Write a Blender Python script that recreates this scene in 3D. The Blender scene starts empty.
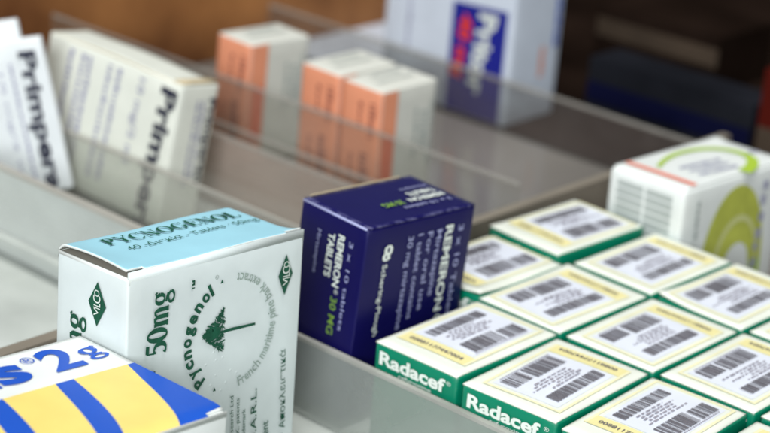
import bpy, math, random
from mathutils import Matrix, Vector
S = 0.045                       # one layout unit in metres (width of a small carton)
scene = bpy.context.scene
col = scene.collection
rnd = random.Random(7)

# ------------------------------------------------------------------ materials
def mat(name, rgb, rough=0.45, spec=0.4, var=0.03, bump=0.02, scale=60.0, alpha=None, trans=None, emit=None, coat=0.0, blotch=None, wear=None):
    m = bpy.data.materials.new(name); m.use_nodes = True
    nt = m.node_tree; N = nt.nodes; L = nt.links
    b = N['Principled BSDF']
    b.inputs['Roughness'].default_value = rough
    b.inputs['Specular IOR Level'].default_value = spec
    b.inputs['Coat Weight'].default_value = coat
    b.inputs['Coat Roughness'].default_value = 0.15
    tc = N.new('ShaderNodeTexCoord')
    nz = N.new('ShaderNodeTexNoise'); nz.inputs['Scale'].default_value = scale; nz.inputs['Detail'].default_value = 5
    L.new(tc.outputs['Object'], nz.inputs['Vector'])
    mx = N.new('ShaderNodeMix'); mx.data_type = 'RGBA'
    c = list(rgb) + [1]
    lo = [max(0, v * (1 - var * 2.2)) for v in rgb] + [1]
    hi = [min(1, v * (1 + var)) for v in rgb] + [1]
    if blotch: lo = list(blotch) + [1]; hi = c
    mr = N.new('ShaderNodeMapRange'); mr.inputs['From Min'].default_value = 0.3; mr.inputs['From Max'].default_value = 0.7
    L.new(nz.outputs['Fac'], mr.inputs['Value'])
    L.new(mr.outputs['Result'], mx.inputs['Factor'])
    mx.inputs['A'].default_value = lo; mx.inputs['B'].default_value = hi
    L.new(mx.outputs['Result'], b.inputs['Base Color'])
    if bump:
        n2 = N.new('ShaderNodeTexNoise'); n2.inputs['Scale'].default_value = 900; n2.inputs['Detail'].default_value = 3
        L.new(tc.outputs['Object'], n2.inputs['Vector'])
        bp = N.new('ShaderNodeBump'); bp.inputs['Strength'].default_value = bump * 4; bp.inputs['Distance'].default_value = 0.0003
        L.new(n2.outputs['Fac'], bp.inputs['Height']); L.new(bp.outputs['Normal'], b.inputs['Normal'])
    if trans is not None:                              # clear / hazy acrylic: part of the light passes straight through
        out = N['Material Output']
        t = N.new('ShaderNodeBsdfTransparent'); t.inputs['Color'].default_value = (0.93, 0.94, 0.93, 1)
        ms = N.new('ShaderNodeMixShader')
        L.new(t.outputs[0], ms.inputs[1]); L.new(b.outputs[0], ms.inputs[2]); ms.inputs[0].default_value = 1 - trans
        n3 = N.new('ShaderNodeTexNoise'); n3.inputs['Scale'].default_value = 22; n3.inputs['Detail'].default_value = 7; n3.inputs['Distortion'].default_value = 1.5
        L.new(tc.outputs['Object'], n3.inputs['Vector'])
        m3 = N.new('ShaderNodeMapRange'); m3.inputs['To Min'].default_value = max(0, 1 - trans - 0.09); m3.inputs['To Max'].default_value = min(1, 1 - trans + 0.11)
        L.new(n3.outputs['Fac'], m3.inputs['Value']); L.new(m3.outputs['Result'], ms.inputs[0])
        mp = N.new('ShaderNodeMapping'); mp.inputs['Scale'].default_value = (14, 60, 420); mp.inputs['Rotation'].default_value = (0, .12, 0)
        ns = N.new('ShaderNodeTexNoise'); ns.inputs['Scale'].default_value = 1; ns.inputs['Detail'].default_value = 3
        L.new(tc.outputs['Object'], mp.inputs['Vector']); L.new(mp.outputs['Vector'], ns.inputs['Vector'])
        rs = N.new('ShaderNodeMapRange'); rs.inputs['From Min'].default_value = .45; rs.inputs['From Max'].default_value = .75; rs.inputs['To Min'].default_value = rough; rs.inputs['To Max'].default_value = rough + .3
        L.new(ns.outputs['Fac'], rs.inputs['Value']); L.new(rs.outputs['Result'], b.inputs['Roughness'])
        L.new(ms.outputs[0], out.inputs['Surface'])
    if wear:                                           # rubbed folds show the pale board beneath
        g = N.new('ShaderNodeNewGeometry'); r1 = N.new('ShaderNodeMapRange')
        r1.inputs['From Min'].default_value = .53; r1.inputs['From Max'].default_value = .60
        n4 = N.new('ShaderNodeTexNoise'); n4.inputs['Scale'].default_value = 260; n4.inputs['Detail'].default_value = 4
        r2 = N.new('ShaderNodeMapRange'); r2.inputs['From Min'].default_value = .42; r2.inputs['From Max'].default_value = .66
        mu = N.new('ShaderNodeMath'); mu.operation = 'MULTIPLY'; m5 = N.new('ShaderNodeMix'); m5.data_type = 'RGBA'
        L.new(g.outputs['Pointiness'], r1.inputs['Value']); L.new(tc.outputs['Object'], n4.inputs['Vector']); L.new(n4.outputs['Fac'], r2.inputs['Value'])
        L.new(r1.outputs['Result'], mu.inputs[0]); L.new(r2.outputs['Result'], mu.inputs[1]); L.new(mu.outputs[0], m5.inputs['Factor'])
        L.new(mx.outputs['Result'], m5.inputs['A']); m5.inputs['B'].default_value = list(wear) + [1]
        L.new(m5.outputs['Result'], b.inputs['Base Color'])
    return m

M = dict(
    white=mat('white carton board', (0.77, 0.80, 0.78), 0.42, 0.4),
    coolwhite=mat('cool white carton board', (0.72, 0.785, 0.785), 0.4, 0.45),
    cream=mat('cream carton board', (0.79, 0.815, 0.725), 0.4, 0.4),
    ivory=mat('ivory carton board', (0.76, 0.775, 0.70), 0.5, 0.3),
    tan=mat('raw board edge', (0.60, 0.50, 0.33), 0.7, 0.2),
    greyboard=mat('grey carton inside', (0.30, 0.28, 0.24), 0.8, 0.2),
    blue_lid=mat('pale blue print', (0.34, 0.64, 0.76), 0.38, 0.5),
    dkgreen=mat('dark green ink', (0.010, 0.095, 0.052), 0.5, 0.25, var=0.12, scale=300),
    palegreen=mat('faded grey green ink', (0.33, 0.41, 0.37), 0.5, 0.3, var=0.1, scale=300),
    green=mat('emerald carton', (0.0, 0.215, 0.118), 0.38, 0.4, wear=(.35,.55,.42)),
    lettering=mat('white ink', (0.78, 0.84, 0.78), 0.45, 0.3),
    softwhite=mat('pale lilac ink', (0.36, 0.38, 0.62), 0.45, 0.3),
    label=mat('white label paper', (0.74, 0.77, 0.86), 0.42, 0.4),
    yellow=mat('yellow label band', (0.82, 0.74, 0.36), 0.45, 0.35),
    paleyellow=mat('pale yellow outline', (0.84, 0.80, 0.52), 0.45, 0.35),
    bar=mat('barcode ink', (0.15, 0.14, 0.16), 0.5, 0.3, var=0.1, scale=300),
    bartext=mat('label small print', (0.33, 0.31, 0.36), 0.5, 0.3),
    navy=mat('navy carton', (0.006, 0.0045, 0.075), 0.38, 0.22, wear=(.13,.13,.26)),
    lime_ink=mat('lime ink', (0.21, 0.38, 0.06), 0.5, 0.3),
    royal=mat('royal blue ink', (0.008, 0.085, 0.52), 0.38, 0.35),
    lemon=mat('lemon yellow print', (0.86, 0.67, 0.19), 0.38, 0.4),
    black=mat('near black ink', (0.018, 0.020, 0.045), 0.5, 0.3),
    lilac=mat('grey lilac ink', (0.34, 0.34, 0.47), 0.5, 0.3),
    orange=mat('salmon orange carton', (0.84, 0.33, 0.19), 0.45, 0.4),
    deeporange=mat('deeper orange print', (0.78, 0.17, 0.08), 0.45, 0.4),
    brownink=mat('brown ink', (0.38, 0.13, 0.09), 0.5, 0.3),
    greywhite=mat('grey white carton', (0.68, 0.68, 0.62), 0.5, 0.3),
    sheetwhite=mat('bright white carton', (0.78, 0.81, 0.83), 0.45, 0.4),
    bluewhite=mat('blue white carton', (0.64, 0.70, 0.80), 0.45, 0.4),
    panelblue=mat('deep blue panel', (0.012, 0.018, 0.27), 0.35, 0.4),
    red=mat('red ink', (0.75, 0.045, 0.02), 0.5, 0.3),
    olive=mat('olive green print', (0.52, 0.56, 0.09), 0.45, 0.4, var=0.1, scale=70),
    paleolive=mat('pale olive print', (0.60, 0.62, 0.28), 0.45, 0.4),
    limearc=mat('lime green print', (0.40, 0.57, 0.04), 0.45, 0.4),
    tomato=mat('tomato stripe print', (0.85, 0.20, 0.11), 0.45, 0.4),
    greyprint=mat('grey print', (0.42, 0.46, 0.44), 0.5, 0.3),
    wood=mat('brown wood', (0.40, 0.17, 0.055), 0.5, 0.25, scale=10, blotch=(0.085, 0.026, 0.008), bump=0.03),
    tray=mat('light plastic tray', (0.50, 0.53, 0.50), 0.22, 0.5, scale=24, var=0.09),
    browntray=mat('brown plastic drawer bottom', (0.215, 0.195, 0.175), 0.14, 0.6, scale=9, var=0.08, bump=0.005),
    dark=mat('dark cabinet laminate', (0.020, 0.012, 0.009), 0.95, 0.0, scale=9, var=0.3),
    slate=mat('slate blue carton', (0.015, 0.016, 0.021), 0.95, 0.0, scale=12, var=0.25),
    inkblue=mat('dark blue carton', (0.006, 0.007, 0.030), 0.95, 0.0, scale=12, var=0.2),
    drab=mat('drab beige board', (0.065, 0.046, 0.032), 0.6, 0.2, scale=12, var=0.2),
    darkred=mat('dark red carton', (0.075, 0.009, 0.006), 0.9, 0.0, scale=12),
    rim=mat('sandy divider plastic', (0.25, 0.215, 0.17), 0.4, 0.4, scale=12, var=0.08),
    frost_front=mat('frosted acrylic sheet', (0.46, 0.49, 0.46), 0.3, 0.45, scale=10, trans=0.62),
    frost_left=mat('milky acrylic sheet', (0.60, 0.64, 0.61), 0.22, 0.5, scale=18, var=0.07, trans=0.12),
    haze_a=mat('hazy acrylic sheet', (0.56, 0.54, 0.49), 0.22, 0.5, scale=10, trans=0.80),
    haze_b=mat('brownish acrylic sheet', (0.44, 0.36, 0.31), 0.22, 0.5, scale=10, trans=0.40),
    haze_c=mat('clear acrylic sheet', (0.40, 0.36, 0.32), 0.18, 0.5, scale=10, trans=0.90),
    haze_d=mat('smoky acrylic sheet', (0.20, 0.17, 0.16), 0.15, 0.4, scale=10, trans=0.82),
    edge=mat('cut acrylic edge', (0.50, 0.48, 0.43), 0.25, 0.5, scale=20, trans=0.25),
    edge_dim=mat('dim cut acrylic edge', (0.50, 0.47, 0.43), 0.25, 0.5, scale=20, trans=0.66),
    edge_front=mat('worn acrylic edge', (0.36, 0.36, 0.33), 0.3, 0.5, scale=40, var=0.1),
)

# ------------------------------------------------------------------ mesh builder
class MB:
    def __init__(s): s.v = []; s.f = []; s.m = []; s.mats = []
    def mi(s, m):
        if m not in s.mats: s.mats.append(m)
        return s.mats.index(m)
    def poly(s, pts, m):
        i = len(s.v); s.v += [tuple(p) for p in pts]; s.f.append(tuple(range(i, i + len(pts)))); s.m.append(s.mi(m))
    def mesh(s, vs, fs, m):
        i = len(s.v); s.v += [tuple(p) for p in vs]
        for f in fs: s.f.append(tuple(i + k for k in f)); s.m.append(s.mi(m))
    def box(s, a, b, m):
        x0, y0, z0 = a; x1, y1, z1 = b
        vs = [(x0,y0,z0),(x1,y0,z0),(x1,y1,z0),(x0,y1,z0),(x0,y0,z1),(x1,y0,z1),(x1,y1,z1),(x0,y1,z1)]
        s.mesh(vs, [(0,3,2,1),(4,5,6,7),(0,1,5,4),(1,2,6,5),(2,3,7,6),(3,0,4,7)], m)
    def build(s, name, parent=None, smooth=False):
        me = bpy.data.meshes.new(name)
        me.from_pydata([(x * S, y * S, z * S) for x, y, z in s.v], [], s.f)
        for m in s.mats: me.materials.append(M[m])
        me.polygons.foreach_set('material_index', s.m)
        if smooth: me.polygons.foreach_set('use_smooth', [True] * len(me.polygons))
        me.update()
        o = bpy.data.objects.new(name, me); col.objects.link(o)
        if parent: o.parent = parent
        return o

def rbox(mb, W, D, H, m, r=0.02, bulge=0.008, z0=0.0, n=8, top=None):
    """carton with softly rounded edges and faintly bulging board; centred in x/y, standing on z0"""
    def ticks(L): return [-L/2, -L/2 + r*0.45, -L/2 + r] + [-L/2 + r + (L - 2*r) * k / n for k in range(1, n)] + [L/2 - r, L/2 - r*0.45, L/2]
    tx, ty, tz = ticks(W), ticks(D), ticks(H)
    def fix(p):
        x, y, z = p
        q = [max(-W/2 + r, min(W/2 - r, x)), max(-D/2 + r, min(D/2 - r, y)), max(-H/2 + r, min(H/2 - r, z))]
        d = Vector((x - q[0], y - q[1], z - q[2]))
        if d.length > 1e-9: d = d.normalized() * r
        o = Vector(q) + d
        cx, cy, cz = math.cos(math.pi*x/W), math.cos(math.pi*y/D), math.cos(math.pi*z/H)
        if abs(abs(x) - W/2) < 1e-6: o.x += math.copysign(bulge, x) * cy * cz
        if abs(abs(y) - D/2) < 1e-6: o.y += math.copysign(bulge, y) * cx * cz
        if abs(abs(z) - H/2) < 1e-6 and z > 0: o.z += bulge * cx * cy
        return (o.x, o.y, o.z + H/2 + z0)
    idx = {}
    base = len(mb.v)
    def vid(p):
        k = tuple(round(c, 6) for c in p)
        if k not in idx: idx[k] = len(mb.v); mb.v.append(fix(p))
        return idx[k]
    def face(ps, mm): mb.f.append(tuple(vid(p) for p in ps)); mb.m.append(mb.mi(mm))
    for T1, T2, mk in ((tx, ty, lambda a, b, s: (a, b, s*H/2)), (ty, tz, lambda a, b, s: (s*W/2, a, b)), (tz, tx, lambda a, b, s: (b, s*D/2, a))):
        for s_ in (1, -1):
            for i in range(len(T1)-1):
                for j in range(len(T2)-1):
                    q = [mk(T1[i],T2[j],s_), mk(T1[i+1],T2[j],s_), mk(T1[i+1],T2[j+1],s_), mk(T1[i],T2[j+1],s_)]
                    if s_ < 0: q.reverse()
                    face(q, top if (top and T1 is tx and s_ > 0) else m)

def sheet(mb, x0, x1, y0, y1, zf, t, m, nx=14, ny=14, edge=None, mask=None):
    """thin board following z = zf(x, y) with thickness t"""
    V = {}
    def v(i, j, k):
        if (i, j, k) not in V:
            x = x0 + (x1-x0)*i/nx; y = y0 + (y1-y0)*j/ny
            V[(i,j,k)] = len(mb.v); mb.v.append((x, y, zf(x, y) - (t if k else 0)))
        return V[(i,j,k)]
    on = lambda i, j: 0 <= i < nx and 0 <= j < ny and (mask is None or mask(x0+(x1-x0)*(i+.5)/nx, y0+(y1-y0)*(j+.5)/ny))
    a = mb.mi(m); e = mb.mi(edge or m)
    for i in range(nx):
        for j in range(ny):
            if not on(i, j): continue
            mb.f.append((v(i,j,0), v(i+1,j,0), v(i+1,j+1,0), v(i,j+1,0))); mb.m.append(a)
            mb.f.append((v(i,j,1), v(i,j+1,1), v(i+1,j+1,1), v(i+1,j,1))); mb.m.append(e)
            for di, dj, p, q in ((0,-1,(i,j),(i+1,j)), (1,0,(i+1,j),(i+1,j+1)), (0,1,(i+1,j+1),(i,j+1)), (-1,0,(i,j+1),(i,j))):
                if not on(i+di, j+dj):
                    mb.f.append((v(*p,0), v(*p,1), v(*q,1), v(*q,0))); mb.m.append(e)

# ------------------------------------------------------------------ lettering
_tc = {}
def text_geo(s, bold=0.0):
    k = (s, bold)
    if k in _tc: return _tc[k]
    cu = bpy.data.curves.new('lettering_curve', 'FONT'); cu.body = s; cu.offset = bold; cu.resolution_u = 3; cu.fill_mode = 'FRONT'
    o = bpy.data.objects.new('lettering_curve', cu); col.objects.link(o)
    dg = bpy.context.evaluated_depsgraph_get(); dg.update()
    me = o.evaluated_get(dg).to_mesh()
    vs = [(v.co.x, v.co.y) for v in me.vertices]; fs = [tuple(p.vertices) for p in me.polygons]
    o.evaluated_get(dg).to_mesh_clear()
    bpy.data.objects.remove(o); bpy.data.curves.remove(cu)
    x0 = min(v[0] for v in vs); x1 = max(v[0] for v in vs)
    vs = [((x-x0)/(x1-x0), y/0.73) for x, y in vs]        # x in 0..1, cap height 1
    _tc[k] = (vs, fs); return _tc[k]

# each face: (u, v, lift) -> local xyz
def F_top(H): return lambda u, v, w=0.0: (u, v, H + w)
def F_px(W): return lambda u, v, w=0.0: (W/2 + w, u, v)       # +x face, u = y
def F_ny(D): return lambda u, v, w=0.0: (u, -D/2 - w, v)      # -y face, u = x

LIFT = 0.012
_z = [0]
def lift():
    _z[0] = (_z[0] + 1) % 40
    return LIFT + _z[0] * 0.00012
def put_text(mb, F, s, o, base, up, length, cap, m, bold=0.0, slant=0.0):
    vs, fs = text_geo(s, bold); w = lift()
    out = []
    for x, y in vs:
        X = x * length + slant * y * cap; Y = y * cap
        out.append(F(o[0] + base[0]*X + up[0]*Y, o[1] + base[1]*X + up[1]*Y, w))
    mb.mesh(out, fs, m)
def put_poly(mb, F, pts, m):
    w = lift(); mb.poly([F(p[0], p[1], w) for p in pts], m)
def bez(pts, n=6):
    """smooth open curve through points (Catmull-Rom)"""
    out = []
    P = [pts[0]] + list(pts) + [pts[-1]]
    for i in range(1, len(P)-2):
        for k in range(n):
            t = k / n; a, b, c, d = P[i-1], P[i], P[i+1], P[i+2]
            out.append(tuple(0.5*((2*b[q]) + (-a[q]+c[q])*t + (2*a[q]-5*b[q]+4*c[q]-d[q])*t*t + (-a[q]+3*b[q]-3*c[q]+d[q])*t**3) for q in (0, 1)))
    out.append(tuple(pts[-1])); return out
def strip(L, R):
    """quads between two poly lines"""
    n = min(len(L), len(R)); return [(L[i], L[i+1], R[i+1], R[i]) for i in range(n-1)]
def put_band(mb, F, L, R, m):
    w = lift()
    for q in strip(L, R): mb.poly([F(p[0], p[1], w) for p in q], m)
def stroke(pts, ws):
    L, R = [], []
    for i, p in enumerate(pts):
        a = pts[max(0, i-1)]; b = pts[min(len(pts)-1, i+1)]
        d = Vector((b[0]-a[0], b[1]-a[1])); d = d.normalized() if d.length > 0 else Vector((1, 0))
        w = ws[i] if isinstance(ws, (list, tuple)) else ws
        L.append((p[0]-d.y*w/2, p[1]+d.x*w/2)); R.append((p[0]+d.y*w/2, p[1]-d.x*w/2))
    return L, R
# serif capitals and digits drawn as thick and thin strokes in a 1-high cell: (advance, [(points, widths)])
def oval(cx, cy, rx, ry, a0=0, a1=360, thick=.17, thin=.05, n=22):
    pts, ws = [], []
    for k in range(n+1):
        a = math.radians(a0+(a1-a0)*k/n); pts.append((cx+rx*math.cos(a), cy+ry*math.sin(a))); ws.append(thin+(thick-thin)*abs(math.cos(a))**1.3)
    return pts, ws
def serif(x, y, w=.30): return ([(x-w/2, y), (x+w/2, y)], .055)
G = {
 'P': (.66, [([(.17,0),(.17,1)],.17), serif(.17,.03), serif(.13,.97,.22), oval(.27,.73,.27,.245,90,-90), ([(.17,.975),(.28,.975)],.05), ([(.17,.485),(.28,.485)],.05)]),
 'Y': (.78, [([(.39,0),(.39,.46)],.17), serif(.39,.03), ([(.12,.98),(.40,.43)],.16), ([(.68,.98),(.40,.43)],.055), serif(.12,.97,.26), serif(.67,.97,.22)]),
 'C': (.74, [oval(.40,.5,.30,.47,50,310), ([(.66,.98),(.63,.68)],.05), ([(.60,.14),(.67,.30)],.05)]),
 'N': (.84, [([(.17,0),(.17,1)],.055), ([(.15,.98),(.66,.02)],.17), ([(.67,0),(.67,1)],.055), serif(.17,.03,.24), serif(.13,.97,.22), serif(.67,.97,.24)]),
 'O': (.84, [oval(.41,.5,.32,.47)]),
 'G': (.82, [oval(.40,.5,.30,.47,50,320), ([(.64,.10),(.64,.46)],.15), serif(.64,.45,.28), ([(.66,.98),(.63,.70)],.05)]),
 'E': (.70, [([(.18,0),(.18,1)],.17), ([(.08,.03),(.62,.03)],.055), ([(.08,.97),(.60,.97)],.055), ([(.18,.5),(.46,.5)],.05), ([(.61,.0),(.60,.26)],.05), ([(.59,1),(.58,.76)],.05), ([(.46,.38),(.46,.62)],.045)]),
 'L': (.66, [([(.18,0),(.18,1)],.17), ([(.06,.03),(.60,.03)],.055), serif(.18,.97), ([(.60,.0),(.59,.30)],.05)]),
 'V': (.74, [([(.11,.98),(.38,.02)],.16), ([(.64,.98),(.38,.02)],.055), serif(.12,.97,.24), serif(.63,.97,.20)]),
 'I': (.38, [([(.18,0),(.18,1)],.17), serif(.18,.03), serif(.18,.97)]),
 '5': (.62, [([(.17,.96),(.53,.96)],.13), ([(.145,1.0),(.12,.52)],.055), oval(.26,.32,.27,.30,125,-120,.17,.06), ([(.08,.10),(.14,.06)],.12)]),
 '0': (.66, [oval(.32,.5,.235,.48,thick=.17,thin=.06)]),
 'm': (1.02, [([(.16,0),(.16,.68)],.15), ([(.48,0),(.48,.52)],.15), ([(.80,0),(.80,.52)],.15), ([(.16,.52),(.28,.66),(.40,.67),(.48,.50)],[.05,.08,.1,.15]), ([(.48,.52),(.60,.66),(.72,.67),(.80,.50)],[.05,.08,.1,.15]), serif(.16,.03,.26), serif(.48,.03,.24), serif(.80,.03,.26), serif(.11,.66,.16)]),
 'g': (.62, [oval(.27,.46,.20,.22,thick=.14,thin=.05), ([(.42,.64),(.55,.70),(.60,.62)],.07), ([(.16,.25),(.12,.16),(.30,.10),(.48,.04)],[.05,.08,.1,.12]), oval(.28,-.10,.24,.15,thick=.10,thin=.06)]),
}
def put_serif(mb, F, s, o, base, up, length, cap, m, gap=.02, fat=1.0):
    adv = sum(G[c][0]+gap for c in s); k = length/adv; x = 0
    for c in s:
        for pts, ws in G[c][1]:
            L, R = stroke(pts, [q*fat for q in ws] if isinstance(ws, (list, tuple)) else ws*fat); w = lift()
            for q in strip(L, R):
                mb.poly([F(o[0]+base[0]*(x+p[0])*k+up[0]*p[1]*cap, o[1]+base[1]*(x+p[0])*k+up[1]*p[1]*cap, w) for p in q], m)
        x += G[c][0]+gap
def arc_text(mb, F, s, c, r, a0, a1, size, m, inward=False, bold=0.01, wide=1.0):
    """letters one by one along an arc in degrees"""
    cu_w = []
    for ch in s:
        cu_w.append({'l': .34, 'i': .34, 'I': .34, ' ': .45, 'm': 1.15, 't': .5, 'r': .55, 'f': .5}.get(ch, .85))
    tot = sum(cu_w); x = 0
    for ch, w in zip(s, cu_w):
        f = (x + w/2)/tot; x += w
        if ch == ' ': continue
        a = math.radians(a0 + (a1-a0)*f); sgn = 1 if a1 > a0 else -1
        t = (-math.sin(a)*sgn, math.cos(a)*sgn); u = (math.cos(a), math.sin(a))
        if inward: u = (-u[0], -u[1])
        L = size * wide * w * .82
        p = (c[0] + r*math.cos(a) - t[0]*L/2 - u[0]*size*.36, c[1] + r*math.sin(a) - t[1]*L/2 - u[1]*size*.36)
        put_text(mb, F, ch, p, t, u, L, size, m, bold)
def word_marks(mb, F, o, base, up, length, h, m, seed=0):
    """a line of tiny print far below reading size: uneven dashes"""
    r = random.Random(seed); x = 0
    while x < length:
        l = min(r.uniform(.02, .075), length - x); hh = h * r.uniform(.7, 1.1)
        P = lambda a, b: (o[0]+base[0]*a+up[0]*b, o[1]+base[1]*a+up[1]*b)
        put_poly(mb, F, [P(x,0), P(x+l,0), P(x+l,hh), P(x,hh)], m); x += l + r.uniform(.012, .03)

# ------------------------------------------------------------------ placing
def thing(name, label, cat, b, R, dims, group=None, floor=-1.0, flat=False):
    """Empty at the base centre of a carton whose top front corner (+x, -y) is at b"""
    W, D, H = dims; R = Matrix(R)
    if flat:
        yaw = math.atan2(R[1][0], R[0][0]); R = Matrix.Rotation(yaw, 3, 'Z'); H = b[2] - floor
    else:
        lo = min((R @ Vector((sx, sy, -1.0)))[2] for sx in (0, 0) for sy in (0, 0))
        low = lambda h: min((Vector(b) + R @ Vector((x, y, -h)))[2] for x in (0, -W) for y in (0, D))
        h = H
        for _ in range(30): h += (low(h) - floor)
        H = h
    loc = Vector(b) - R @ Vector((W/2, -D/2, H))
    o = bpy.data.objects.new(name, None); col.objects.link(o)
    o.empty_display_size = .01
    o.matrix_world = Matrix.Translation(loc * S) @ R.to_4x4()
    o['label'] = label; o['category'] = cat
    if group: o['group'] = group
    return o, W, D, H
def tag(o, label, cat, group=None):
    o['label'] = label; o['category'] = cat
    if group: o['group'] = group
    return o

# ================================================================== Radacef cartons (4 across, 3 deep, plus the offset column)
def radacef(b, R, dims, label, flip, seed, ztop=0.0, damage=False):
    r = random.Random(seed)
    t, W, D, H = thing('medicine_carton', label, 'carton', (b[0], b[1], ztop), R, dims, 'green and cream medicine cartons in rows', flat=True)
    mb = MB(); rbox(mb, W, D, H - .022, 'green', r=.03, bulge=.006); mb.build('carton_body', t, True)
    # cream top panel, folded board with a slight dome; its raw edge shows as a thin line
    ph = r.uniform(0, 6); amp = r.uniform(.004, .018); kx, ky, kl = r.choice((-1,1)), r.choice((-1,1)), r.choice((0, .015, .03, .045))
    x0, x1, y0, y1 = -W/2 + .004, W/2 - .012, -D/2 + .004, D/2 - .018
    def zf(x, y): return H - .006 + amp*math.cos(math.pi*x/W)*math.cos(math.pi*y/D) + .003*math.sin(3*x + ph) + kl*max(0, kx*x/W + ky*y/D - .45)**2*3.5 - (.014 if (abs(x - (x0+x1)/2) > (x1-x0)/2 - .02 or abs(y-(y0+y1)/2) > (y1-y0)/2 - .02) else 0)
    mb = MB(); sheet(mb, x0, x1, y0, y1, zf, .016, 'cream', 24, 30, edge='cream')
    top = mb.build('top_panel', t, True)
    F = lambda u, v, w=0.0: (u, v, zf(max(x0+.05, min(x1-.05, u)), max(y0+.05, min(y1-.05, v))) + w + .002)
    sg = -1 if flip else 1
    G_ = (lambda u, v, w=0.0: F(-u, -v, w)) if flip else F
    # sticker: pale label, yellow outline, thick yellow band with a serial number
    dx, dy = r.uniform(-.028, .028), r.uniform(-.03, .03); th = r.uniform(-.055, .055)
    def T(u, v, w=0.0):
        return G_(dx + u*math.cos(th) - v*math.sin(th), dy + u*math.sin(th) + v*math.cos(th), w)
    lab = MB()
    def grid(m, xa, xb, ya, yb, w):
        n = 8
        for i in range(n):
            for j in range(n):
                p = [(xa+(xb-xa)*(i+a)/n, ya+(yb-ya)*(j+c)/n) for a, c in ((0,0),(1,0),(1,1),(0,1))]
                lab.poly([T(q[0], q[1], w) for q in p], m)
    grid('cream', -.395, .385, -.53, .60, .003)
    Y = .007
    for xa, xb, ya, yb in ((-.40, -.372, -.53, .61), (.362, .39, -.53, .61), (-.372, .362, .582, .61), (-.372, .362, -.53, -.355)):
        n = 8
        for i in range(n):
            if xb - xa > yb - ya: p = (xa+(xb-xa)*i/n, xa+(xb-xa)*(i+1)/n, ya, yb)
            else: p = (xa, xb, ya+(yb-ya)*i/n, ya+(yb-ya)*(i+1)/n)
            lab.poly([T(p[0], p[2], Y), T(p[1], p[2], Y), T(p[1], p[3], Y), T(p[0], p[3], Y)], 'yellow' if ya == -.53 and xb == .362 else 'paleyellow')
    grid('label', -.335, .325, -.335, .545, .006)
    lo = lab.build('label', t, True); lo['label'] = 'pale sticker with a yellow frame, two barcodes and small print'
    bc = MB()
    def bars(xa, xb, ya, yb, seed2):
        q = random.Random(seed2); y = ya
        while y < yb:
            l = q.choice((.010, .010, .018, .026, .036)); l = min(l, yb-y)
            put_poly(bc, T, [(xa, y), (xb, y), (xb, y+l), (xa, y+l)], 'bar'); y += l + q.choice((.008, .008, .014, .020))
    bars(-.285, -.155, -.28, .47, seed*3+1) if not damage else bars(-.285, -.145, -.28, .47, 5)
    bars(.095, .285, -.25, .20, seed*3+2); bars(.115, .285, .24, .50, seed*3+9)
    for k in range(26):
        y = -.27 + k*.029; put_poly(bc, T, [(.295, y), (.312, y), (.312, y+.014), (.295, y+.014)], 'bartext')
    bc.build('barcode', lo)
    tx = MB()
    for k in range(5):
        word_marks(tx, T, (-.105 + k*.036, -.22 + r.uniform(0, .1)), (0, 1), (-1, 0), r.uniform(.35, .62), .020, 'bartext', seed*11+k)
    put_text(tx, T, '00881177447004', (-.30, -.475), (1, 0), (0, 1), .60, .052, 'bar', .012)
    tx.build('small_print', lo)
    # brand on the front
    Fn = F_ny(D); tx = MB()
    put_text(tx, Fn, 'Radacef', (-.405*W/.96, H-.205), (1, 0), (0, 1), .76, .125, 'lettering', .035)
    put_text(tx, Fn, '®', (.372*W/.96, H-.125), (1, 0), (0, 1), .052, .04, 'lettering', 0)
    put_text(tx, Fn, 'cefuroxime', (-.17, H-.262), (1, 0), (0, 1), .38, .036, 'lettering', .005)
    tx.build('brand_lettering', t)
    return t

I3 = ((1,0,0),(0,1,0),(0,0,1))
def yaw(a): c, s = math.cos(a), math.sin(a); return ((c,-s,0),(s,c,0),(0,0,1))
RD = [
 ((.958,-.003), yaw(-.001), (.951,1.425,1), 'green and cream carton in the front row, nearest the navy box', False, 1, 0.0),
 ((2.032,-.011), yaw(.036), (.985,1.41,1), 'green and cream carton in the front row, second from the navy box', True, 2, 0.0),
 ((3.050,-.005), yaw(.055), (.940,1.43,1), 'green and cream carton in the front row, third from the navy box, slightly skewed', False, 3, 0.0),
 ((4.10,-.02), yaw(.03), (.96,1.42,1), 'green and cream carton at the bottom right corner of the picture, mostly cut off', True, 4, 0.0),
 ((.951,1.465), yaw(-.012), (.975,1.375,1), 'green and cream carton in the second row, nearest the navy box corner', True, 5, 0.0),
 ((1.985,1.455), yaw(.0), (.965,1.38,1), 'green and cream carton in the middle of the block, second row and second column', True, 6, 0.0),
 ((3.01,1.47), yaw(.01), (.965,1.39,1), 'green and cream carton in the second row near the right picture edge', True, 7, 0.0),
 ((4.03,1.48), yaw(.012), (.965,1.39,1), 'green and cream carton cut by the right picture edge, lower of the two there', False, 8, 0.0),
 ((.962,2.905), yaw(-.02), (.959,1.385,1), 'green and cream carton in the back row, just left of the lime arch', True, 9, 0.0),
 ((1.985,2.895), yaw(-.012), (.965,1.385,1), 'green and cream carton in the back row just in front of the lime arch box', True, 10, 0.0),
 ((3.01,2.91), yaw(-.01), (.965,1.385,1), 'green and cream carton cut by the right picture edge, upper of the two there', True, 11, 0.0),
 ((-.034,1.51), yaw(.0), (.955,1.30,1), 'green and cream carton half hidden behind the navy box', False, 12, 0.0),
 ((-.150,2.870), yaw(-.045), (.930,1.40,1), 'green and cream carton at the far left corner of the block, standing slightly higher', False, 13, 0.045),
]
for i, (b, R, dims, lab, flip, seed, zt) in enumerate(RD): radacef(b, R, dims, lab, flip, seed, zt)

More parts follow.
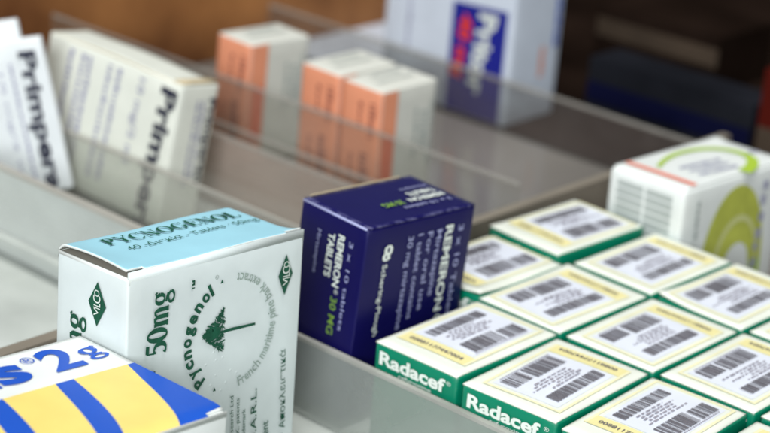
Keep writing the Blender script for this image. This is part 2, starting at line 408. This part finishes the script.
# ================================================================== pale blue lidded box
t, W, D, H = thing('tablet_carton', 'white carton with pale blue lid and a dark green tree inside a ring of words', 'carton',
    (-.303,-2.647,1.2), ((0.99862,0.01881,-0.04912),(-0.01691,0.99911,0.03875),(0.04981,-0.03787,0.99804)), (.88,1.922,2.2))
dh = H - 2.2
mb = MB(); rbox(mb, W, D, H-.05, 'coolwhite', r=.022, bulge=.006, n=12, top='greyboard')
mb.box((W/2-.020, -D/2+.008, H-.10), (W/2, D/2-.008, H), 'coolwhite')
# end panel: rises a touch above the tucked dust flap
mb.box((-W/2+.012, -D/2, H-.10), (W/2-.021, -D/2+.016, H-.045), 'white')
mb.build('carton_body', t, True).data.polygons.foreach_set('use_smooth', [False]*0 or [p.use_smooth for p in t.children[-1].data.polygons])
def lid(x, y):
    e = max(0, 1 - (y + D/2)/.30); s = math.sin(math.pi*min(1, max(0, (x+W/2)/W)))
    far = max(0, (y - D/2 + .16)/.16); back = max(0, (-x - W/2 + .09)/.09)
    return H + .010 + .028*e*e*s - .11*far**2*(1 if x < .2 else max(0, 1-(x-.2)/.2)) - .05*back**2 + .004*math.sin(5*y)
mb = MB()
sheet(mb, -W/2, W/2-.004, -D/2+.01, D/2-.004, lid, .018, 'blue_lid', 44, 96, edge='white',
      mask=lambda x, y: not (x > W/2-.045 and (y < -D/2+.17 or y > D/2-.20)))
lidob = mb.build('lid_flap', t, True); lidob['label'] = 'pale blue lid with dark green lettering'
FL = lambda u, v, w=0.0: (u, v, lid(u, v) + w)
mb = MB()
put_serif(mb, FL, 'PYCNOGENOL', (-.130,-.68), (.03,1), (-1,0), 1.42, .150, 'dkgreen')
put_text(mb, FL, '®', (-.26,.83), (0,1), (-1,0), .05, .05, 'dkgreen')
put_text(mb, FL, '60 -Δισκία - Tablets · 50mg', (.045,-.60), (.02,1), (-1,0), 1.38, .078, 'dkgreen', .0)
mb.build('lid_lettering', lidob)
FX = F_px(W); FN = F_ny(D)
mb = MB(); q = dh
put_serif(mb, FX, '50mg', (-.560,1.450+q), (.03,1), (-1,0), .54, .205, 'dkgreen', gap=.0, fat=1.35)
put_text(mb, FX, '-', (-.62,1.27+q), (0,1), (-1,0), .05, .22, 'dkgreen', .02)
put_text(mb, FX, '™', (-.255,1.925+q), (0,1), (-1,0), .085, .055, 'dkgreen', .01)
c0 = (.135,1.455+q)
arc_text(mb, FX, 'Pycnogenol', c0, .470, 234, 116, .112, 'dkgreen', bold=.04, wide=1.0)
put_text(mb, FX, '®', (-.03,1.955+q), (.5,.8), (-.8,.5), .04, .04, 'palegreen')
arc_text(mb, FX, 'French maritime pine bark extract', c0, .485, -76, 84, .092, 'palegreen', inward=True, bold=.010, wide=.68)
for a in (104, 252):
    a = math.radians(a); p = (c0[0]+.49*math.cos(a), c0[1]+.49*math.sin(a)); put_poly(mb, FX, [(p[0]-.015,p[1]-.012),(p[0]+.018,p[1]-.012),(p[0]+.003,p[1]+.022)], 'dkgreen')
put_text(mb, FX, '· Αποκλειστικά', (.845,.36+q), (-.06,1), (-1,-.06), .80, .070, 'dkgreen', .0)
put_text(mb, FX, 'S.A.R.L.', (.50,.40+q), (-.05,1), (-1,-.05), .48, .07, 'dkgreen', .008)
put_text(mb, FX, 'Dist: agent', (.655,.12+q), (-.05,1), (-1,-.05), .42, .075, 'dkgreen', .012)
for k, (u, v, l) in enumerate(((.20,.46,.42), (.27,.44,.40), (.345,.42,.30))): put_text(mb, FX, ('Research Ltd', 'U.K. patents', 'trademark')[k], (u+.03, v+q), (-.05,1), (-1,-.05), l, .042, 'dkgreen', .0)
mb.build('printed_lettering', t)
def diamond(F, cx, cz, hw, hh, name):
    mb = MB(); put_poly(mb, F, [(cx, cz-hh), (cx+hw, cz), (cx, cz+hh), (cx-hw, cz)], 'dkgreen')
    F2 = lambda u, v, w=0.0: F(u, v, w + .006)
    put_text(mb, F2, 'V', (cx+.025, cz-hh*.52), (0,1), (-1,0), .065, .06, 'lettering', .0)
    put_text(mb, F2, 'IL', (cx+.045, cz-hh*.18), (0,1), (-1,0), .050, .085, 'lettering', .0)
    put_text(mb, F2, 'C', (cx+.045, cz+hh*.06), (0,1), (-1,0), .065, .09, 'lettering', .0)
    put_text(mb, F2, 'O', (cx+.032, cz+hh*.36), (0,1), (-1,0), .055, .065, 'lettering', .0)
    return mb.build(name, t)
diamond(FX, .750, 1.838+q, .083, .183, 'diamond_logo')
diamond(FN, .085, 1.845+q, .108, .187, 'diamond_logo')
mb = MB(); put_serif(mb, FN, '50mg', (-.115,1.075+q), (.03,1), (-1,0), .62, .20, 'dkgreen', gap=.0, fat=1.35); mb.build('printed_lettering', t)
mb = MB(); rr = random.Random(3)                                 # scribbly tree lying on its side
put_band(mb, FX, *stroke([(-.02,1.49+q),(.15,1.488+q),(.42,1.475+q)], [.02,.028,.022]), 'dkgreen')
for k in range(330):
    f = rr.random()**.62; x = -.17 + .235*f; hw = .19*f + .012
    y = 1.498+q + rr.uniform(-hw, hw); a = rr.uniform(0, 3.14); l = rr.uniform(.012,.034); w2 = rr.uniform(.004,.010)
    if rr.random() < .35 and f > .55 and abs(y-1.498-q) < hw*.75: continue
    dx_, dy_ = math.cos(a)*l, math.sin(a)*l; nx_, ny_ = -math.sin(a)*w2, math.cos(a)*w2
    put_poly(mb, FX, [(x-dx_,y-dy_), (x+nx_,y+ny_), (x+dx_,y+dy_), (x-nx_,y-ny_)], 'dkgreen')
put_poly(mb, FX, [(-.17,1.498+q), (-.09,1.43+q), (.0,1.45+q), (.03,1.50+q), (-.03,1.56+q), (-.10,1.55+q)], 'dkgreen')
mb.build('tree_emblem', t)
mb = MB()                                                       # raised braille dots
for u, v in ((-.03,1.326),(-.115,1.231),(.072,1.256),(.002,1.113),(.17,1.116),(.066,.963),(-.049,1.037),(.12,1.02),(.00,1.25),(.24,1.08)):
    for k in range(3):
        r0, r1 = .026*(1-k/3), .026*(1-(k+1)/3); z0_, z1_ = .006*k/3+.003, .006*(k+1)/3+.003
        for a in range(10):
            A, B = 2*math.pi*a/10, 2*math.pi*(a+1)/10
            mb.poly([FX(u+r0*math.cos(A), v+q+r0*math.sin(A), z0_), FX(u+r0*math.cos(B), v+q+r0*math.sin(B), z0_), FX(u+r1*math.cos(B), v+q+r1*math.sin(B), z1_), FX(u+r1*math.cos(A), v+q+r1*math.sin(A), z1_)], 'coolwhite')
mb.build('braille_dots', t)

# ================================================================== yellow, blue and white box in the foreground
YD = 2.5
t, W, D, H = thing('tablet_carton', 'white carton with lemon yellow blocks and blue stripes, nearest the camera', 'carton',
    (.936-.0111*0, -3.503-(YD-.76), .6+.094-.0), ((0.99974,0.01115,-0.02005),(-0.0101,0.9986,0.05187),(0.0206,-0.05165,0.99845)), (1.726,YD,1.6))
off = YD/2 - .40                                                 # old local y -> new local y
mb = MB(); rbox(mb, W, D, H-.03, 'white', r=.02, bulge=.005, n=10)
mb.box((W/2-.006, -D/2+.01, H-.06), (W/2+.001, D/2-.012, H-.012), 'white')
mb.build('carton_body', t, True)
def ylid(x, y):
    e = max(0, (x - W/2 + .16)/.16)
    return H + .002 + .012*math.cos(math.pi*x/W)*math.cos(math.pi*y/D) - .035*e*e
mb = MB()
sheet(mb, -W/2+.002, W/2-.008, -D/2+.004, D/2-.004, ylid, .016, 'white', 40, 60, edge='white', mask=lambda x, y: not (x > W/2-.06 and y > D/2-.17))
lidob = mb.build('lid_flap', t, True)
FL = lambda u, v, w=0.0: (u, v + off, ylid(max(-W/2, min(W/2, u)), v + off) + w - .006)
xe = W/2 - .008
mb = MB()
def dense(L, n=10):
    out = []
    for i in range(len(L)-1):
        for k in range(n): out.append((L[i][0]+(L[i+1][0]-L[i][0])*k/n, L[i][1]+(L[i+1][1]-L[i][1])*k/n))
    return out + [L[-1]]
cr = [[(-.195,.322),(-.05,.275),(.092,.228),(.342,.150),(.589,.062),(.787,-.028),(xe,-.065)],          # yellow block 2 right border
      [(-.195,-.205),(-.08,-.232),(.031,-.258),(.290,-.330),(.529,-.412),(.732,-.505),(xe,-.58)],       # stripe right
      [(-.195,-.378),(-.09,-.415),(.006,-.445),(.281,-.535),(.500,-.615),(.70,-.70),(xe,-.78)]]         # stripe left
shift = lambda L, d, k=0: [(p[0], p[1]+d) for p in L]
cr.append(shift(cr[1], -.66)); cr.append(shift(cr[2], -.66)); cr.append(shift(cr[1], -1.33))
cr = [bez(c) for c in cr]
edge_far = [(p[0], .392) for p in cr[0]]
edge_far[0] = (-.195, .392)
notch = [(p[0], min(.392, .392 if p[0] < W/2-.062 else .222)) for p in cr[0]]
for L, R, m in ((notch, cr[0], 'royal'), (cr[0], cr[1], 'lemon'), (cr[1], cr[2], 'royal'), (cr[2], cr[3], 'lemon'), (cr[3], cr[4], 'royal'), (cr[4], cr[5], 'lemon')):
    w = .0095
    for i in range(len(L)-1):
        a, b_, c_, d_ = L[i], L[i+1], R[i+1], R[i]
        for k in range(6):
            f0, f1 = k/6, (k+1)/6; mix = lambda p, r_, f: (p[0]+(r_[0]-p[0])*f, p[1]+(r_[1]-p[1])*f)
            mb.poly([FL(*mix(a,d_,f0), w), FL(*mix(a,d_,f1), w), FL(*mix(b_,c_,f1), w), FL(*mix(b_,c_,f0), w)], m)
mb.build('printed_pattern', lidob)
mb = MB()
put_text(mb, FL, '2', (-.37,-.225), (0,1), (-1,.0), .30, .40, 'royal', .03, slant=.10)
put_serif(mb, FL, 'g', (-.455,.165), (-.1,1), (-1,-.1), .19, .23, 'royal', fat=1.3)
put_text(mb, FL, 'plus', (-.37,-1.66), (0,1), (-1,.0), 1.24, .46, 'royal', .035, slant=.12)
put_text(mb, FL, '®', (-.61,-.335), (0,1), (-1,.0), .115, .12, 'royal', .0)
mb.build('lid_lettering', lidob)

# ================================================================== navy box
t, W, D, H = thing('tablet_carton', 'tall navy blue carton with white and lime lettering behind the pale blue lidded box', 'carton',
    (-.226,.052,.95), ((0.99862,0.04006,0.03399),(-0.04168,0.99797,0.04826),(-0.03199,-0.04961,0.99826)), (.849,1.425,1.95))
dz = H - 1.88
mb = MB(); rbox(mb, W, D, H-.014, 'navy', r=.022, bulge=.006)
mb.box((-W/2+.01, -D/2+.004, H-.05), (W/2-.024, -D/2+.012, H-.004), 'softwhite')   # raw edge of the tuck lid
mb.build('carton_body', t, True)
def nlid(x, y): return H + .0 + .006*math.cos(math.pi*x/W)*math.cos(math.pi*y/D)
mb = MB(); sheet(mb, -W/2+.004, W/2-.004, -D/2+.016, D/2-.004, nlid, .012, 'navy', 14, 20, edge='navy', mask=None)
lidob = mb.build('lid_flap', t, True)
mb = MB()                                                       # scuffed pale edge along the back of the lid
mb.box((-W/2-.006, -D/2+.10, H-.035), (-W/2+.004, D/2-.16, H+.012), 'tan'); mb.build('lid_edge', lidob)
FX, FN, FT = F_px(W), F_ny(D), F_top(H+.006)
BZ, UX, UY = (0,-1), (1,0), (1,0)
mb = MB()
put_text(mb, FN, '3 x 10 tablets', (.235,1.70+dz), BZ, UX, .86, .050, 'softwhite', .0)
put_text(mb, FN, 'REMERON', (.095,1.72+dz), BZ, UX, .50, .080, 'lettering', .03)
put_text(mb, FN, '®', (.13,1.20+dz), BZ, UX, .045, .045, 'lettering', .0)
put_text(mb, FN, '30 MG', (.100,1.12+dz), BZ, UX, .36, .080, 'lime_ink', .012)
put_text(mb, FN, 'TABLETS', (-.025,1.70+dz), BZ, UX, .42, .080, 'lettering', .03)
put_text(mb, FN, 'Mirtazapine', (-.170,1.68+dz), BZ, UX, .42, .050, 'softwhite', .0)
put_text(mb, FX, '3 x 10 Tablets', (.50,1.72+dz), BZ, UY, .98, .072, 'softwhite', .006)
put_text(mb, FX, 'REMERON', (.325,1.74+dz), BZ, UY, .86, .100, 'lettering', .028)
put_text(mb, FX, '®30 mg', (.34,.84+dz), BZ, UY, .40, .10, 'lettering', .02)
put_text(mb, FX, 'Mirtazapine', (.205,1.72+dz), BZ, UY, .66, .072, 'softwhite', .008)
put_text(mb, FX, 'For oral use', (.080,1.72+dz), BZ, UY, .78, .072, 'softwhite', .008)
put_text(mb, FX, '1 tablet contains', (-.050,1.72+dz), BZ, UY, .84, .072, 'softwhite', .008)
put_text(mb, FX, '30 mg mirtazapine', (-.180,1.72+dz), BZ, UY, .92, .072, 'softwhite', .008)
put_text(mb, FX, 'Schering-Plough', (-.475,1.50+dz), BZ, UY, .70, .062, 'lettering', .008)
put_text(mb, FT, '3 x 10 tablets', (.195,.58), (0,-1), (1,0), .62, .055, 'softwhite', .006)
put_text(mb, FT, 'REMERON', (.060,.60), (0,-1), (1,0), .46, .075, 'lettering', .025)
put_text(mb, FT, 'TABLETS', (-.055,.60), (0,-1), (1,0), .36, .075, 'lettering', .025)
put_text(mb, FT, '30 MG', (.060,.06), (0,-1), (1,0), .26, .085, 'lime_ink', .02)
put_text(mb, FT, 'Mirtazapine', (-.155,.60), (0,-1), (1,0), .34, .050, 'softwhite', .0)
mb.build('printed_lettering', t)
mb = MB()                                                       # two-lobed emblem
for cx, cz, rx, rz in ((-.425,1.635,.034,.040), (-.445,1.575,.028,.032)):
    put_band(mb, FX, *stroke(*(lambda o_: (o_[0], [w*.25 for w in o_[1]]))(oval(cx, cz+dz, rx, rz, thick=.16, thin=.08))), 'lettering')
put_band(mb, FX, *stroke([(-.47,1.67+dz), (-.435,1.60+dz), (-.395,1.55+dz)], .018), 'lettering')
mb.build('maker_emblem', t)

# ================================================================== box with the lime arch
t, W, D, H = thing('tablet_carton', 'white carton with a lime green arch and a red stripe at the far right', 'carton',
    (.3,4.33,.52), ((0.99821,0.0555,-0.0223),(-0.05535,0.99844,0.00734),(0.02267,-0.00609,0.99972)), (.988,1.84,1.52))
dz = H - 1.52
mb = MB(); rbox(mb, W, D, H-.01, 'white', r=.05, bulge=.01); mb.build('carton_body', t, True)
def llid(x, y): return H + .004 + .010*math.cos(math.pi*x/W)*math.cos(math.pi*y/D) + .03*max(0, (y-D/2+.15)/.15)*max(0, 1-abs(x+.40)/.12)
mb = MB(); sheet(mb, -W/2+.02, W/2-.02, -D/2+.05, D/2-.02, llid, .018, 'white', 20, 24); lidob = mb.build('lid_flap', t, True)
FX, FN = F_px(W), F_ny(D); FT = lambda u, v, w=0.0: (u, v, llid(u, v)+w)
mb = MB()
mb2 = mb
for k in range(12): put_poly(mb, FN, [(-.36, .35+k*.088), (-.02, .35+k*.088), (-.02, .41+k*.088), (-.36, .41+k*.088)], 'greyprint')
for k in range(12): put_poly(mb, FN, [(.02, .35+k*.088), (.36, .35+k*.088), (.36, .41+k*.088), (.02, .41+k*.088)], 'greyprint')
mb.build('small_print', t)
mb = MB()
n = 10
for i in range(n):
    a, b_ = -.44+.90*i/n, -.44+.90*(i+1)/n
    put_poly(mb, FT, [(a,-.74), (b_,-.74), (b_,-.665), (a,-.665)], 'tomato')
arc = bez([(-.13,-.56),(-.24,-.30),(-.30,0),(-.27,.30),(-.16,.52),(.03,.62),(.25,.58),(.42,.36),(.49,.12)], 4)
put_band(mb, FT, *stroke(arc, [.05+.10*i/len(arc) for i in range(len(arc))]), 'limearc')
for k in range(3): word_marks(mb, FT, (.30-k*.12, -.40), (.1,1), (-1,.1), .62, .055, 'lilac', 90+k)
word_marks(mb, FT, (.15, .66), (.1,1), (-1,.1), .2, .06, 'lilac', 95)
mb.build('lid_print', lidob)
mb = MB()
def arch(cx, base, rx, rz, n=20): return [(cx+rx*math.cos(math.pi*(1-k/n)), base+dz+rz*math.sin(math.pi*(1-k/n))) for k in range(n+1)]
A0 = arch(.05,.45,.58,.95); A1 = arch(.12,.45,.42,.60); A2 = arch(.13,.45,.37,.53); A3 = arch(.15,.45,.24,.28)
put_band(mb, FX, A0, A1, 'olive'); put_band(mb, FX, A1, A2, 'paleolive'); put_band(mb, FX, A2, A3, 'olive')
put_band(mb, FX, [(-.53,.1+dz),(-.53,.46+dz)], [(-.34,.1+dz),(-.34,.46+dz)], 'olive'); put_band(mb, FX, [(.42,.1+dz),(.42,.46+dz)], [(.63,.1+dz),(.63,.46+dz)], 'limearc')
F3 = lambda u, v, w=0.0: FX(u, v, w+.008)
for k, (z_, l, hh) in enumerate(((1.36,.10,.09),(1.20,.11,.08),(1.00,.10,.10),(.82,.12,.10),(.66,.09,.08),(.48,.12,.10))): put_poly(mb, F3, [(.50-k*.012,z_+dz), (.50+hh-k*.012,z_+dz), (.50+hh-k*.012,z_-l+dz), (.50-k*.012,z_-l+dz)], 'lilac')
word_marks(mb, F3, (-.70,1.36+dz), (0,-1), (1,0), .45, .06, 'greyprint', 77)
mb.build('arch_print', t)

# ================================================================== ivory box with bold black name
t, W, D, H = thing('tablet_carton', 'leaning ivory carton with a bold black name running down its broad face', 'carton',
    (-4.754,2.0,.734), ((0.99824,-0.043,0.04091),(0.03649,0.98829,0.14818),(-0.0468,-0.14643,0.98811)), (2.182,.60,1.9))
dz = H - 1.9
mb = MB(); rbox(mb, W, D, H-.02, 'ivory', r=.03, bulge=.012)
mb.build('carton_body', t, True)
mb = MB(); sheet(mb, -W/2+.05, W/2-.06, -D/2+.012, D/2-.01, lambda x, y: H-.008+.012*math.cos(3*x), .014, 'ivory', 14, 8, edge='tan')
sheet(mb, W/2-.16, W/2-.01, -D/2+.02, D/2-.02, lambda x, y: H+.006, .014, 'tan', 3, 3); mb.build('lid_flap', t, True)
FX, FN = F_px(W), F_ny(D); mb = MB()
B2 = (-.05,-1)
put_text(mb, FN, 'Primperan', (.815,1.80+dz), B2, (1,-.05), 2.15*.92, .245, 'black', .035)
put_text(mb, FN, '10 mg/2 ml', (.455,1.79+dz), B2, (1,-.05), 1.0, .10, 'lilac', .01)
for k, x in enumerate((.10,-.06,-.38,-.50,-.70)): word_marks(mb, FN, (x,1.79+dz), B2, (1,-.05), 1.35, .07, 'lilac', 20+k)
put_text(mb, FX, 'Primperan', (.17,1.72+dz), BZ, UY, 1.0, .11, 'black', .03)
word_marks(mb, FX, (.06,1.70+dz), BZ, UY, .9, .05, 'lilac', 31); word_marks(mb, FX, (-.03,1.70+dz), BZ, UY, 1.0, .05, 'lilac', 32)
mb.build('printed_lettering', t)

# ================================================================== two white boxes leaning at the left edge
def leaning(P, label, u, v, n, w, h, d, text):
    R = Matrix((u, [-c for c in n], v)).transposed()              # local x = u, y = away from viewer, z = up along the box
    P = Vector(P); u, v, n = Vector(u), Vector(v), Vector(n)
    # shorten so that its lowest corner reaches the tray
    low = lambda hh: min((P - u*a - v*hh - n*b)[2] for a in (0, w) for b in (0, d))
    for _ in range(40): h += (low(h)+1.0)
    o = bpy.data.objects.new('tablet_carton', None); col.objects.link(o); o.empty_display_size = .01
    c = P - u*w/2 - v*h - n*d/2
    o.matrix_world = Matrix.Translation(c*S) @ R.to_4x4()
    tag(o, label, 'carton', None)
    mb = MB(); rbox(mb, w, d, h, 'sheetwhite', r=.02, bulge=.008); mb.build('carton_body', o, True)
    if text:
        mb = MB(); F = F_ny(d)
        put_text(mb, F, 'Primperan', (w/2-.275, h-.13), (0,-1), (1,0), 1.86, .19, 'black', .035)
        put_text(mb, F, '10 mg/2 ml', (w/2-.55, h-.35), (0,-1), (1,0), 1.3, .05, 'lilac', .0)
        word_marks(mb, F, (w/2-.41, h-.25), (0,-1), (1,0), 1.5, .035, 'lilac', 41)
        mb.build('printed_lettering', o)
    return o
u = (.74234,.63113,.22495); v = (-.17138,-.14571,.97437); n = (.64773,-.76187,0)
leaning((-6.305,1.262,.998), 'white carton leaning sideways at the left edge, black name facing the viewer', u, v, n, 1.10, 1.9, .12, True)
leaning((-6.305-.305*.742-.645*.14, 1.262-.305*.631+.76*.14, .998-.305*.225+.20), 'white carton at the extreme left edge, peeking out behind the leaning one with the name', u, v, n, .9, 1.9, .12, False)

# ================================================================== three orange and grey-white boxes
def orange(b, R, dims, label):
    t, W, D, H = thing('tablet_carton', label, 'carton', b, R, dims, 'orange and grey white cartons')
    mb = MB(); rbox(mb, W, D, H-.01, 'greywhite', r=.03, bulge=.008)
    i = mb.mi('orange')
    for k, f in enumerate(mb.f):
        c = [sum(mb.v[q][a] for q in f)/len(f) for a in range(3)]
        nrm = (Vector(mb.v[f[1]])-Vector(mb.v[f[0]])).cross(Vector(mb.v[f[2]])-Vector(mb.v[f[0]]))
        if nrm.length > 0: nrm.normalize()
        if (c[1] < -D/2+.03 and nrm.z < .5): mb.m[k] = i
    mb.build('carton_body', t, True)
    FX, FN, FT = F_px(W), F_ny(D), F_top(H)
    mb = MB(); put_poly(mb, FX, [(-D/2+.03,.03), (-.20,.03), (-.20,H-.03), (-D/2+.03,H-.03)], 'orange')
    put_poly(mb, lambda u, v, w=0.0: FX(u, v, w+.006), [(-.40,.35), (-.23,.35), (-.23,1.02), (-.40,1.02)], 'deeporange')
    F5 = lambda u, v, w=0.0: FX(u, v, w+.006)
    word_marks(mb, F5, (.22,H-.35), BZ, UY, .5, .10, 'greyprint', 61); word_marks(mb, F5, (.10,H-.30), BZ, UY, .6, .06, 'greyprint', 62)
    word_marks(mb, FN, (.05,.80), BZ, UX, .50, .13, 'brownink', 63); word_marks(mb, FN, (-.12,.75), BZ, UX, .45, .05, 'brownink', 64)
    word_marks(mb, FT, (-.10,-.2), (0,1), (-1,0), .5, .07, 'greyprint', 65); word_marks(mb, FT, (.08,-.3), (0,1), (-1,0), .6, .05, 'greyprint', 66)
    word_marks(mb, FN, (.15,H-.18), BZ, UX, .42, .09, 'brownink', 67); word_marks(mb, FN, (-.02,H-.2), BZ, UX, .3, .05, 'brownink', 68)
    word_marks(mb, F5, (.36,H-.25), BZ, UY, .8, .05, 'greyprint', 69)
    mb.build('printed_pattern', t)
orange((-5.8,4.057,.6), ((0.99857,0.05014,0.01877),(-0.05051,0.99853,0.0199),(-0.01774,-0.02082,0.99963)), (.597,.984,1.6), 'orange and grey white carton standing alone beside the ivory one')
orange((-4.330,4.059,.6), ((0.99922,0.03856,0.00793),(-0.0385,0.99923,-0.00708),(-0.0082,0.00677,0.99994)), (.625,.956,1.6), 'orange and grey white carton, left one of the touching pair')
orange((-3.605,3.99,.6), ((0.99945,0.03128,0.01072),(-0.03116,0.99945,-0.01096),(-0.01105,0.01062,0.99988)), (.604,.945,1.6), 'orange and grey white carton, right one of the touching pair')

# ================================================================== white box with blue panel at the back
t, W, D, H = thing('tablet_carton', 'large pale carton with a deep blue panel bearing white script and red print', 'carton',
    (-4.93,8.08,1.45), yaw(.02), (2.22,1.12,2.45), flat=True)
mb = MB(); rbox(mb, W, D, H, 'bluewhite', r=.03, bulge=.01); mb.build('carton_body', t, True)
FX, FN = F_px(W), F_ny(D)
mb = MB()
x0, x1 = W/2-1.02, W/2-.09
put_poly(mb, FN, [(x0,.03), (x1,.03), (x1,1.585), (x0,1.545)], 'panelblue')
pb = mb.build('blue_panel', t)
F7 = lambda u, v, w=0.0: FN(u, v, w+.008); mb = MB()
put_text(mb, F7, 'Pritor', (x1-.46,1.48), (-.10,-1), (1,-.1), 1.15, .30, 'lettering', .035, slant=-.15)
put_text(mb, F7, '40 mg', (x0+.16,1.42), (-.06,-1), (1,-.06), .92, .20, 'red', .05)
mb.build('panel_lettering', pb)
mb = MB(); word_marks(mb, FN, (-W/2+.42,1.62), BZ, UX, .9, .06, 'lilac', 71); word_marks(mb, FN, (-W/2+.16,1.52), BZ, UX, .12, .14, 'royal', 72)
mb.build('side_print', t); mb = MB()
word_marks(mb, FX, (.10,1.02), BZ, UY, .42, .12, 'orange', 73); word_marks(mb, FX, (.38,1.8), BZ, UY, .8, .10, 'royal', 74)
mb.build('side_print', t)

# ================================================================== acrylic dividers
def divider(label, a, b, m, me, axis='x', name='acrylic_divider', lip=.0, group=None):
    """upright sheet from a to b (box corners) with its polished top edge as a part"""
    o = bpy.data.objects.new(name, None); col.objects.link(o); o.empty_display_size = .01
    o.location = (a[0]*S, a[1]*S, a[2]*S); tag(o, label, 'divider', group)
    d = [b[i]-a[i] for i in range(3)]
    mb = MB(); mb.box((0,0,0), (d[0], d[1], d[2]-.035), m); mb.build('sheet', o)
    mb = MB()
    if axis == 'x': mb.box((0,-lip,d[2]-.034), (d[0],d[1]+lip,d[2]), me)
    else: mb.box((-lip,0,d[2]-.034), (d[0]+lip,d[1],d[2]), me)
    mb.build('top_edge', o)
    return o
Z0 = -.998
divider('frosted acrylic sheet in front of the green and cream cartons', (-2.20,-.115,Z0), (6.5,-.055,-.245), 'frost_front', 'edge_front')
divider('milky acrylic sheet at the left, between the pale lidded box and the leaning white ones', (-13,.10,Z0), (-1.46,.16,-.035), 'frost_left', 'edge', lip=.015)
divider('hazy acrylic sheet crossing in front of the ivory box', (-12.0,1.66,Z0), (-1.46,1.70,-.17), 'haze_a', 'edge')
divider('brownish acrylic sheet behind the ivory box', (-12.0,2.93,Z0), (-1.46,2.99,-.13), 'haze_b', 'edge_dim')
divider('clear acrylic sheet just in front of the three orange cartons', (-9.3,3.86,Z0), (-1.46,3.90,.17), 'haze_c', 'edge_dim')
divider('clear low acrylic sheet ahead of the orange cartons', (-9.3,3.56,Z0), (-1.46,3.60,-.28), 'haze_c', 'edge_dim')
divider('smoky acrylic sheet in front of the carton with the blue panel', (-9.3,7.90,Z0), (5.5,7.96,-.28), 'haze_d', 'edge_dim')
divider('sandy cross divider behind the far left corner of the green cartons', (-1.45,.22,Z0), (-1.33,7.89,-.04), 'rim', 'rim', axis='y')
divider('brownish cross divider just beyond the yellow and blue box', (-2.36,-6.0,Z0), (-2.22,-.12,-.30), 'rim', 'rim', axis='y')
# long rail along the foot of the milky sheet
mb = MB(); mb.box((-13,-.02,-.80), (-2.5,.09,-.755), 'tray'); o = mb.build('plastic_rail'); tag(o, 'thin pale plastic rail along the foot of the milky acrylic sheet at left', 'rail')

# ================================================================== setting
def struct(name, mb): o = mb.build(name); o['kind'] = 'structure'; return o
mb = MB(); mb.poly([(-14,-20,-1.02),(14,-20,-1.02),(14,3.70,-1.02),(-14,3.70,-1.02)], 'tray'); struct('tray_floor', mb)
mb = MB(); mb.poly([(-14,3.70,-1.02),(14,3.70,-1.02),(14,8.0,-1.02),(-14,8.0,-1.02)], 'browntray'); struct('drawer_bottom', mb)
mb = MB(); mb.poly([(-30,8.0,-1.03),(30,8.0,-1.03),(30,40,-1.03),(-30,40,-1.03)], 'dark'); struct('counter_surface', mb)
mb = MB(); mb.box((-9.7,-4,-1.0), (-9.4,7.9,1.6), 'wood'); mb.box((-9.7,7.9,-1.0), (-9.4,13,1.6), 'wood'); o = mb.build('wooden_drawer_side'); tag(o, 'brown wooden drawer side beyond the orange cartons', 'drawer side')
mb = MB(); mb.box((-9.39,8.2,-1.02), (-7.9,12.4,-.99), 'bluewhite'); o = mb.build('drawer_liner'); tag(o, 'pale grey liner strip at the foot of the wooden drawer side', 'liner')

# blurred things beyond the drawer
def far_box(label, a, b, m, mband, z0, z1, cat='box'):
    mb = MB(); mb.box(a, b, m); o = mb.build('distant_carton'); tag(o, label, cat)
    mb = MB(); e = .012
    mb.box((a[0]+e, a[1]-e, z0), (b[0]-e, a[1]-.001, z1), mband); mb.build('printed_band', o)
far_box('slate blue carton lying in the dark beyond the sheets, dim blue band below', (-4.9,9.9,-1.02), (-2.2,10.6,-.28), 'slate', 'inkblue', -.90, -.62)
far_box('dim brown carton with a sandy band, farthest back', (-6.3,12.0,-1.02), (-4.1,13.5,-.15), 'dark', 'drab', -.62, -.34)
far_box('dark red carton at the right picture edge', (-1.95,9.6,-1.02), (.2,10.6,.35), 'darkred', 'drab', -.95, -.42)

# ================================================================== camera
cam = bpy.data.cameras.new('camera'); co = bpy.data.objects.new('camera', cam); col.objects.link(co); scene.camera = co
Rr = Matrix(((0.73962563,0.66839661,0.0787394),(0.29505179,-0.21687343,-0.93054304),(-0.60489533,0.71148569,-0.35761677)))
X, Y, Zc = Vector(Rr[0]), -Vector(Rr[1]), -Vector(Rr[2])
m4 = Matrix((X, Y, Zc)).transposed().to_4x4(); m4.translation = Vector((10.10173599,-11.89242292,7.13094982))*S
co.matrix_world = m4
cam.sensor_width = 36; cam.lens = 90.625; cam.clip_start = .01; cam.clip_end = 20
cam.dof.use_dof = True; cam.dof.focus_distance = 15.5*S; cam.dof.aperture_fstop = .0906/(.24*S); cam.dof.aperture_blades = 7

# ================================================================== light: shop ceiling panels and an added front fill
def area(name, loc, target, sx, sy, power, rgb):
    l = bpy.data.lights.new(name, 'AREA'); l.shape = 'RECTANGLE'; l.size = sx; l.size_y = sy; l.energy = power; l.color = rgb
    o = bpy.data.objects.new(name, l); col.objects.link(o); o.location = loc
    o.rotation_euler = (Vector(target)-Vector(loc)).to_track_quat('-Z', 'Y').to_euler(); return o
area('ceiling_light', (.1,-.1,1.9), (0,0,0), 1.0, .4, 32, (1,1,.97))
area('front_fill_light', (1.05,-1.9,.95), (-.05,0,0), 1.1, .9, 54, (.95,.985,1))  # added soft fill, unseen, brightens the front and right faces of the cartons
w = bpy.data.worlds.new('World'); scene.world = w; w.use_nodes = True
w.node_tree.nodes['Background'].inputs['Color'].default_value = (.86,.95,1,1); w.node_tree.nodes['Background'].inputs['Strength'].default_value = .16

scene.view_settings.view_transform = 'Standard'; scene.view_settings.look = 'None'; scene.view_settings.gamma = 1
scene.view_settings.exposure = 0
scene.cycles.use_denoising = True
scene.cycles.transparent_max_bounces = 24
scene.cycles.max_bounces = 10
